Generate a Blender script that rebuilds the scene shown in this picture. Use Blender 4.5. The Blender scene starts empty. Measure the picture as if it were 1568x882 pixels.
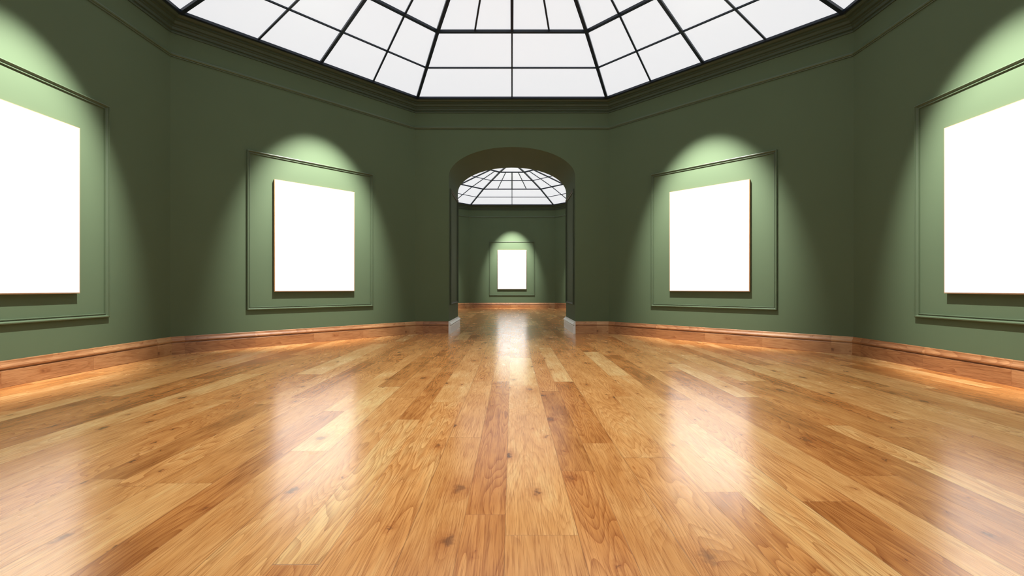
import bpy, math, random
from mathutils import Vector, Matrix
random.seed(4)
sc = bpy.context.scene
sc.view_settings.view_transform = 'Standard'
sc.view_settings.look = 'None'
sc.view_settings.exposure = 0.0

W = 5.12
T = math.tan(math.radians(22.5))
C1 = 4.347
PASS = 1.63
C2 = C1 + W + PASS + W
HALF = 1.389
SPRING, TOP = 3.44, 4.093
HW = 5.068

# ---------------------------------------------------------------- node helpers
class NT:
    def __init__(s, name):
        s.mat = bpy.data.materials.new(name); s.mat.use_nodes = True
        s.t = s.mat.node_tree; s.n = s.t.nodes; s.l = s.t.links
        s.b = s.n['Principled BSDF']
    def put(s, sock, v):
        if v is None: return
        if isinstance(v, bpy.types.NodeSocket): s.l.new(v, sock)
        else: sock.default_value = v
    def m(s, op, a, b=None, c=None):
        n = s.n.new('ShaderNodeMath'); n.operation = op
        s.put(n.inputs[0], a); s.put(n.inputs[1], b); s.put(n.inputs[2], c)
        return n.outputs[0]
    def obj(s):
        n = s.n.new('ShaderNodeTexCoord'); sep = s.n.new('ShaderNodeSeparateXYZ')
        s.l.new(n.outputs['Object'], sep.inputs[0])
        return n.outputs['Object'], sep.outputs
    def comb(s, x, y, z):
        n = s.n.new('ShaderNodeCombineXYZ')
        s.put(n.inputs[0], x); s.put(n.inputs[1], y); s.put(n.inputs[2], z)
        return n.outputs[0]
    def noise(s, vec, scale, detail=4, rough=.5, dist=0):
        n = s.n.new('ShaderNodeTexNoise')
        s.put(n.inputs['Vector'], vec); n.inputs['Scale'].default_value = scale
        n.inputs['Detail'].default_value = detail; n.inputs['Roughness'].default_value = rough
        n.inputs['Distortion'].default_value = dist
        return n.outputs['Fac']
    def white(s, vec):
        n = s.n.new('ShaderNodeTexWhiteNoise'); n.noise_dimensions = '3D'
        s.put(n.inputs['Vector'], vec)
        return n.outputs['Value'], n.outputs['Color']
    def ramp(s, f, stops, interp='LINEAR'):
        n = s.n.new('ShaderNodeValToRGB'); cr = n.color_ramp; cr.interpolation = interp
        while len(cr.elements) < len(stops): cr.elements.new(.5)
        for e, (p, c) in zip(cr.elements, stops):
            e.position = p; e.color = (c[0], c[1], c[2], 1)
        s.put(n.inputs[0], f)
        return n.outputs[0]
    def mix(s, f, a, b, blend='MIX'):
        n = s.n.new('ShaderNodeMix'); n.data_type = 'RGBA'; n.blend_type = blend
        s.put(n.inputs[0], f); s.put(n.inputs[6], a); s.put(n.inputs[7], b)
        return n.outputs[2]
    def mapr(s, v, a, b, c, d):
        n = s.n.new('ShaderNodeMapRange'); s.put(n.inputs[0], v)
        for i, x in enumerate((a, b, c, d)): n.inputs[i+1].default_value = x
        return n.outputs[0]
    def bump(s, h, strength, dist):
        n = s.n.new('ShaderNodeBump'); n.inputs['Strength'].default_value = strength
        n.inputs['Distance'].default_value = dist; s.put(n.inputs['Height'], h)
        s.l.new(n.outputs[0], s.b.inputs['Normal'])

def flat_mat(name, col, rough=.6, spec=.4, var=.06, sc_=3.0, bump=False):
    k = NT(name); o, _ = k.obj()
    f = k.noise(o, sc_, 3)
    a = tuple(c*(1-var) for c in col)+(1,); b = tuple(c*(1+var) for c in col)+(1,)
    k.put(k.b.inputs['Base Color'], k.mix(f, a, b))
    k.b.inputs['Roughness'].default_value = rough
    k.b.inputs['Specular IOR Level'].default_value = spec
    if bump: k.bump(k.noise(o, 260, 1), .05, .002)
    return k.mat

def wood_mat(name, along, pw, L, stops, rough=.22, coat=.3, zband=False, grain=1.0, warp=0.0):
    k = NT(name); o, xyz = k.obj()
    if along == 'Y': ax, cr = xyz[1], xyz[0]
    else: ax, cr = xyz[0], xyz[2]
    cx = k.m('DIVIDE', k.m('ADD', cr, -0.008 + pw*50), pw)
    if warp: cx = k.m('ADD', cx, k.m('MULTIPLY', k.m('SINE', k.m('MULTIPLY', cx, 2.3)), warp))
    col = k.m('FLOOR', cx); fx = k.m('FRACT', cx)
    r1, _ = k.white(k.comb(col, 3.3, 1.7))
    cy = k.m('ADD', k.m('DIVIDE', ax, L), k.m('MULTIPLY', r1, 17.0))
    if warp: cy = k.m('ADD', cy, k.m('MULTIPLY', k.m('SINE', k.m('MULTIPLY', cy, 2.7)), .2))
    row = k.m('FLOOR', cy); fy = k.m('FRACT', cy)
    idv, _ = k.white(k.comb(col, row, 5.1))
    idb, _ = k.white(k.comb(row, col, 9.4))
    off = k.m('MULTIPLY', idv, 37.0); off2 = k.m('MULTIPLY', idb, 53.0)
    cro = k.m('ADD', cr, off)
    def sv(s): return k.comb(cro, k.m('ADD', k.m('MULTIPLY', ax, s), off2), off)
    streak = k.noise(sv(.08), 26, 4, .65, .3)
    pore = k.noise(sv(.030), 210, 2, .6)
    base = k.noise(sv(.12), 4.4, 2, .45, .25)
    ring = k.m('FRACT', k.m('MULTIPLY', base, 30.0))
    ringm = k.m('POWER', ring, 2.2)
    figure = k.m('MULTIPLY', ringm, k.mapr(idb, .15, .8, .25, 1.0))
    cloud = k.noise(sv(.40), 4.5, 3, .6)
    tone = k.m('ADD', k.m('MULTIPLY', idv, .66), k.m('MULTIPLY', k.mapr(streak, .3, .7, 0, 1), .25*grain))
    tone = k.m('ADD', tone, k.m('MULTIPLY', k.mapr(cloud, .3, .7, 0, 1), .30))
    c = k.ramp(k.m('SUBTRACT', tone, .12), stops)
    def dark(c, f, t): return k.mix(f, c, k.mix(1.0, c, t+(1,), 'MULTIPLY'))
    c = dark(c, k.mapr(idb, 0, 1, 0, .5), (1.0, .82, .64))
    c = dark(c, k.m('MULTIPLY', figure, .82*grain), (.60, .45, .32))
    c = dark(c, k.m('MULTIPLY', k.mapr(pore, .48, .68, 0, 1), .75*grain), (.57, .43, .32))
    vo = k.n.new('ShaderNodeTexVoronoi'); vo.voronoi_dimensions = '2D'; vo.inputs['Scale'].default_value = 3.9
    wob = k.m('MULTIPLY', k.noise(o, 22, 3), .07)
    wob2 = k.m('MULTIPLY', k.noise(o, 31, 3), .07)
    k.put(vo.inputs['Vector'], k.comb(k.m('ADD', cro, wob), k.m('ADD', k.m('ADD', k.m('MULTIPLY', ax, .62), wob2), off2), 0.0))
    sepc = k.n.new('ShaderNodeSeparateColor'); k.l.new(vo.outputs['Color'], sepc.inputs[0])
    sel = k.m('GREATER_THAN', sepc.outputs[0], .55)
    size = k.m('MULTIPLY_ADD', k.m('POWER', sepc.outputs[1], 3.0), .13, .030)
    d = k.m('DIVIDE', vo.outputs['Distance'], size)
    core = k.m('MULTIPLY', k.mapr(d, .3, 1.0, 1, 0), sel)
    halo = k.m('MULTIPLY', k.mapr(d, .6, 3.4, 1, 0), sel)
    c = dark(c, k.m('MULTIPLY', halo, .55), (.66, .44, .28))
    c = k.mix(k.m('MULTIPLY', core, k.mapr(sepc.outputs[2], 0, 1, .5, .9)), c, (.12, .045, .018, 1))
    ex = k.m('MULTIPLY', k.m('MINIMUM', fx, k.m('SUBTRACT', 1.0, fx)), pw)
    ey = k.m('MULTIPLY', k.m('MINIMUM', fy, k.m('SUBTRACT', 1.0, fy)), L)
    e = k.m('MINIMUM', ex, ey) if not zband else ey
    s_ = k.mapr(e, .0006, .0022, 1, 0)
    c = k.mix(k.m('MULTIPLY', s_, .55), c, (.16, .06, .02, 1))
    k.put(k.b.inputs['Base Color'], c)
    rr = k.m('ADD', rough, k.m('MULTIPLY', k.mapr(cloud, .3, .7, 0, 1), .08))
    k.put(k.b.inputs['Roughness'], rr)
    k.b.inputs['Specular IOR Level'].default_value = .5
    k.b.inputs['Coat Weight'].default_value = coat
    k.b.inputs['Coat Roughness'].default_value = .19
    k.bump(k.m('SUBTRACT', k.m('MULTIPLY', pore, -.45), k.m('MULTIPLY', s_, .5)), .25, .0015)
    return k.mat

WALLC = (.086, .122, .068)
M_wall = flat_mat('green_wall_paint', WALLC, .75, .18, .05, 1.2, True)
M_trim = flat_mat('green_trim_paint', tuple(c*.92 for c in WALLC), .42, .45, .04, 3)
M_corn = flat_mat('green_paint_baked_shade', (.046, .068, .040), .5, .35, .04, 3)  # wall green darkened: the underlit cornice's shade is put into the colour
M_bar = flat_mat('dark_glazing_bar_metal', (.010, .018, .034), .4, .4, .1, 4)
M_pale = flat_mat('pale_grey_skirting', (.66, .67, .66), .35, .5, .05, 6)  # even pale grey for the passage baseboards
M_canvas = flat_mat('white_canvas', (.86, .86, .86), .8, .2, .02, 300)
M_floor = wood_mat('oak_plank_floor', 'Y', .225, 2.1,
    [(0.0, (.40, .150, .036)), (.3, (.64, .290, .085)), (.65, (.80, .430, .155)), (1.0, (.92, .65, .30))], rough=.20, coat=.42, warp=.16)
M_base = wood_mat('oak_baseboard_wood', 'X', .6, .95,
    [(0.0, (.24, .105, .045)), (.5, (.40, .200, .085)), (1.0, (.55, .32, .15))], rough=.36, coat=.1, zband=True)
M_stretch = flat_mat('pine_stretcher_wood', (.40, .22, .11), .5, .3, .1, 30)
k = NT('frosted_skylight_glass'); o, _ = k.obj()
k.b.inputs['Base Color'].default_value = (.25, .26, .27, 1); k.b.inputs['Roughness'].default_value = .3
k.put(k.b.inputs['Emission Color'], k.mix(k.noise(o, .5, 3), (.79, .81, .84, 1), (.81, .83, .86, 1)))
k.b.inputs['Emission Strength'].default_value = .95
M_glass = k.mat

# ---------------------------------------------------------------- mesh helpers
def mesh_obj(name, verts, faces, mats, fm=None, loc=(0, 0, 0), rot=0, parent=None, smooth=False):
    me = bpy.data.meshes.new(name); me.from_pydata([tuple(v) for v in verts], [], faces)
    if not isinstance(mats, (list, tuple)): mats = [mats]
    for m in mats: me.materials.append(m)
    if fm:
        for p, i in zip(me.polygons, fm): p.material_index = i
    import bmesh
    bm = bmesh.new(); bm.from_mesh(me); bmesh.ops.recalc_face_normals(bm, faces=bm.faces); bm.to_mesh(me); bm.free()
    ob = bpy.data.objects.new(name, me); sc.collection.objects.link(ob)
    ob.location = loc; ob.rotation_euler = (0, 0, rot)
    if parent: ob.parent = parent
    return ob

def seg(profile, u0=None, u1=None):
    v = []; n = len(profile)
    for d, z in profile:
        r = W-d; v.append((-r*T if u0 is None else u0, r, z))
    for d, z in profile:
        r = W-d; v.append((r*T if u1 is None else u1, r, z))
    f = [(i, (i+1) % n, n+(i+1) % n, n+i) for i in range(n)]
    f += [tuple(range(n)), tuple(range(2*n-1, n-1, -1))]
    return v, f

def ring(profile):
    v = []; f = []; n = len(profile)
    for k_ in range(8):
        a = math.radians(22.5+45*k_)
        for d, z in profile:
            R = (W-d)/math.cos(math.radians(22.5))
            v.append((R*math.sin(a), R*math.cos(a), z))
    for k_ in range(8):
        b = ((k_+1) % 8)*n; a = k_*n
        for i in range(n):
            f.append((a+i, a+(i+1) % n, b+(i+1) % n, b+i))
    return v, f

def box(v, f, x0, x1, y0, y1, z0, z1):
    b = len(v)
    v += [(x, y, z) for x in (x0, x1) for y in (y0, y1) for z in (z0, z1)]
    f += [tuple(b+i for i in q) for q in ((0, 1, 3, 2), (4, 6, 7, 5), (0, 4, 5, 1), (2, 3, 7, 6), (0, 2, 6, 4), (1, 5, 7, 3))]

def beam(v, f, p0, p1, w, h, ext=0.0):
    p0, p1 = Vector(p0), Vector(p1); d = (p1-p0).normalized()
    p0 = p0-d*ext; p1 = p1+d*ext
    s = d.cross(Vector((0, 0, 1))).normalized(); up = s.cross(d).normalized()
    b = len(v)
    for p in (p0, p1):
        for a, c in ((-1, -1), (1, -1), (1, .4), (-1, .4)):
            q = p + s*(a*w/2) + up*(c*h); v.append(tuple(q))
    f += [tuple(b+i for i in q) for q in ((0, 1, 2, 3), (7, 6, 5, 4), (0, 4, 5, 1), (1, 5, 6, 2), (2, 6, 7, 3), (3, 7, 4, 0))]

SIDES = ['north', 'northeast', 'east', 'southeast', 'south', 'southwest', 'west', 'northwest']
BASE_P = [(-.001, 0), (.034, 0), (.034, .165), (.030, .172), (.018, .174), (.018, .184), (.040, .190), (.044, .205),
          (.038, .218), (.024, .232), (.018, .246), (.016, .262), (.010, .268), (-.001, .268)]
CORN_P = [(-.001, 4.835), (.014, 4.835), (.020, 4.855), (.014, 4.872), (.034, 4.880), (.040, 4.915), (.060, 4.925), (.060, 4.940), (.090, 4.950), (.105, 4.985),
          (.135, 4.995), (.135, 5.012), (.170, 5.020), (.195, 5.045), (.226, 5.050), (.226, 5.085), (-.001, 5.085)]
BEAD_P = [(-.001, 4.475), (.014, 4.475), (.014, 4.487), (.030, 4.492), (.036, 4.503), (.030, 4.514), (.016, 4.520), (.012, 4.535), (-.001, 4.540)]
WALL_P = [(0, 0), (0, HW+.02), (-.15, HW+.02), (-.15, 0)]
trim_n = [0]
def tname():
    trim_n[0] += 1; return 'trim_%d' % trim_n[0]

def frame_mesh(cx, hw, z0, z1, y, sgn=-1):
    prof = [(0, 0), (0, .022), (.006, .036), (.016, .038), (.022, .022), (.032, .010), (.038, .010), (.043, .018), (.050, .018), (.053, 0)]
    v = []; f = []; n = len(prof)
    for sx, sz in ((-1, 0), (1, 0), (1, 1), (-1, 1)):
        for i_, d in prof:
            x = cx+sx*(hw-i_); z = (z1-i_) if sz else (z0+i_)
            v.append((x, y+sgn*d, z))
    for k_ in range(4):
        a = k_*n; b = ((k_+1) % 4)*n
        for i in range(n-1): f.append((a+i, a+i+1, b+i+1, b+i))
    return v, f

def canvas(loc, rot):
    hw, z0, z1 = .705, .945, 2.865
    y1 = W-.002; yf = W-.060
    v = []; f = []; fm = []
    box(v, f, -hw-.008, hw+.008, yf+.004, y1, z0-.008, z1+.008); fm += [1]*6
    b = len(v)
    e = .0035
    loops = [(0, yf+.0045), (0, yf+e), (e*.3, yf+e*.3), (e, yf)]
    for i_, y in loops:
        for sx, zz in ((-1, 0), (1, 0), (1, 1), (-1, 1)):
            v.append((sx*(hw-i_), y, (z1-i_) if zz else (z0+i_)))
    for L_ in range(3):
        for q in range(4):
            f.append((b+L_*4+q, b+L_*4+(q+1) % 4, b+(L_+1)*4+(q+1) % 4, b+(L_+1)*4+q)); fm.append(0)
    f.append((b+12, b+13, b+14, b+15)); fm.append(0)
    return mesh_obj('blank_canvas', v, f, [M_canvas, M_stretch], fm, loc, rot)

def spot(loc2, rot, energy=2350):
    l = bpy.data.lights.new('picture_spotlight', 'SPOT')
    l.energy = energy; l.spot_size = math.radians(48); l.spot_blend = .75; l.shadow_soft_size = .035
    l.color = (1.0, .985, .94)
    ob = bpy.data.objects.new('picture_spotlight', l); sc.collection.objects.link(ob)
    Rm = Matrix.Rotation(rot, 4, 'Z')
    dd, Lz = 1.9, 5.1
    p = Vector(loc2) + Rm @ Vector((0, W-dd, Lz))
    t = Vector(loc2) + Rm @ Vector((0, W, Lz-dd/math.tan(math.radians(33))))
    ob.location = p
    ob.rotation_euler = (t-p).to_track_quat('-Z', 'Y').to_euler()

# ---------------------------------------------------------------- rooms
def build_room(cy, arch_side, tag):
    loc = (0, cy, 0)
    for i, s in enumerate(SIDES):
        rot = -math.radians(45*i)
        if i == arch_side:
            for nm, u0, u1 in (('a', None, -HALF), ('b', HALF, None)):
                v, f = seg(BASE_P, u0, u1)
                mesh_obj('baseboard_%s_%s_%s' % (tag, s, nm), v, f, M_base, None, loc, rot)
            continue
        v, f = seg(WALL_P)
        mesh_obj('wall_%s_%s' % (tag, s), v, f, M_wall, None, loc, rot)
        v, f = seg(BASE_P)
        mesh_obj('baseboard_%s_%s' % (tag, s), v, f, M_base, None, loc, rot)
        v, f = frame_mesh(0, 1.119, .63, 3.30, W)
        mesh_obj(tname(), v, f, M_trim, None, loc, rot)
        canvas(loc, rot); spot(loc, rot)
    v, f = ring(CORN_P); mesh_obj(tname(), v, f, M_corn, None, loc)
    v, f = ring(BEAD_P); mesh_obj(tname(), v, f, M_trim, None, loc)
    rs = [(4.90, 5.075), (3.99, 5.257), (3.10, 5.432), (2.12, 5.565), (1.20, 5.680), (0.0, 5.76)]
    def P(side, r, z, t):
        a = -math.radians(45*side); x = t*r*T; y = r
        return (x*math.cos(a)-y*math.sin(a), x*math.sin(a)+y*math.cos(a), z)
    v = []; f = []
    for s in range(8):
        for j in range(5):
            b = len(v)
            (r0, z0), (r1, z1) = rs[j], rs[j+1]
            if j == 4:
                v += [P(s, r0, z0+.012, -1), P(s, r0, z0+.012, 1), (0, 0, z1+.012)]; f.append((b, b+1, b+2))
            else:
                v += [P(s, r0, z0+.012, -1), P(s, r0, z0+.012, 1), P(s, r1, z1+.012, 1), P(s, r1, z1+.012, -1)]
                f.append((b, b+1, b+2, b+3))
    ng = len(f)
    BIG, SM = .056, .028
    for s in range(8):
        diag = s % 2 == 1
        for j, (r, z) in enumerate(rs[:-1]):
            w = BIG if j in (0, 2, 4) else SM
            beam(v, f, P(s, r, z, -1), P(s, r, z, 1), w*(1.0 if j else 1.3), .028 if w == BIG else .016, .01)
        for j in range(5):
            (r0, z0), (r1, z1) = rs[j], rs[j+1]
            beam(v, f, P(s, r0, z0, 1), P(s, r1, z1, 1), BIG, .032, .01)
            if j == 4: continue
            low = j < 2
            beam(v, f, P(s, r0, z0, 0), P(s, r1, z1, 0), BIG*.85 if (diag or not low) else SM, .026 if (diag or not low) else .016)
            if diag or not low:
                for t in (-.5, .5): beam(v, f, P(s, r0, z0, t), P(s, r1, z1, t), SM, .016)
    mesh_obj('ceiling_skylight_dome_%s' % tag, v, f, [M_glass, M_bar], [0]*ng+[1]*(len(f)-ng), loc)

build_room(C1, 0, 'gallery')
build_room(C2, 4, 'far_gallery')

l = bpy.data.lights.new('floor_fill_light', 'SPOT'); l.energy = 800; l.spot_size = math.radians(100); l.spot_blend = .8  # added fill lamp, out of view, only to brighten the floor
l.shadow_soft_size = .4; l.color = (1, .97, .92)
ob = bpy.data.objects.new('floor_fill_light', l); sc.collection.objects.link(ob); ob.location = (0, C1, 5.2)

# ---------------------------------------------------------------- arched wall block between rooms
y0, y1 = C1+W, C1+W+PASS
N = 48
arc = [(-HALF*math.cos(math.pi*i/N), SPRING+(TOP-SPRING)*math.sin(math.pi*i/N)) for i in range(N+1)]
v = []; f = []
hwall = W*T
def face_strip(y):
    b = len(v)
    v.extend([(-hwall, y, 0), (-HALF, y, 0), (-HALF, y, SPRING), (-HALF, y, HW+.02), (-hwall, y, HW+.02)])
    f.append((b, b+1, b+2, b+3, b+4))
    b = len(v)
    v.extend([(HALF, y, 0), (hwall, y, 0), (hwall, y, HW+.02), (HALF, y, HW+.02), (HALF, y, SPRING)])
    f.append((b, b+1, b+2, b+3, b+4))
    b = len(v)
    for x, z in arc: v.extend([(x, y, z), (x, y, HW+.02)])
    for i in range(N): f.append((b+2*i, b+2*i+2, b+2*i+3, b+2*i+1))
face_strip(y0); face_strip(y1)
b = len(v)
prof = [(-HALF, 0)]+arc+[(HALF, 0)]
for x, z in prof: v += [(x, y0, z), (x, y1, z)]
for i in range(len(prof)-1): f.append((b+2*i, b+2*i+1, b+2*i+3, b+2*i+2))
mesh_obj('wall_archway', v, f, M_wall)
for sx in (-1, 1):
    v, f = frame_mesh(0, PASS/2-.17, .63, 3.22, 0)
    vv = [(sx*(HALF+q[1]), (y0+y1)/2+q[0], q[2]) for q in v]
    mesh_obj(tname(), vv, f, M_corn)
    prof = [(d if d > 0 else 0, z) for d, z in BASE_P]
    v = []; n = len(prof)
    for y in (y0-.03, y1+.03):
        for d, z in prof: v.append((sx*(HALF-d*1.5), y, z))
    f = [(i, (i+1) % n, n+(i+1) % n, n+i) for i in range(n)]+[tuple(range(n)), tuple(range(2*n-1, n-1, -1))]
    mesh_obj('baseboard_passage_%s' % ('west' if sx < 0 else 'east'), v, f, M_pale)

# ---------------------------------------------------------------- floor
R = (W+.15)/math.cos(math.radians(22.5))
v = []; f = []
for cy in (C1, C2):
    b = len(v)
    for q in range(8):
        a = math.radians(22.5+45*q); v.append((R*math.sin(a), cy+R*math.cos(a), 0))
    f.append(tuple(range(b, b+8)))
b = len(v)
v += [(-HALF-.1, C1+W+.15, 0), (HALF+.1, C1+W+.15, 0), (HALF+.1, C2-W-.15, 0), (-HALF-.1, C2-W-.15, 0)]
f.append((b, b+1, b+2, b+3))
mesh_obj('floor', v, f, M_floor)

# ---------------------------------------------------------------- world + camera
w = bpy.data.worlds.new('sky'); sc.world = w; w.use_nodes = True
w.node_tree.nodes['Background'].inputs[0].default_value = (.75, .82, .9, 1)
w.node_tree.nodes['Background'].inputs[1].default_value = .5
cam = bpy.data.cameras.new('camera'); co = bpy.data.objects.new('camera', cam); sc.collection.objects.link(co)
cam.sensor_width = 36; cam.lens = 36*661/1568; cam.clip_start = .02
co.location = (0, 0, 1.0); co.rotation_euler = (math.radians(90), 0, 0)
sc.camera = co
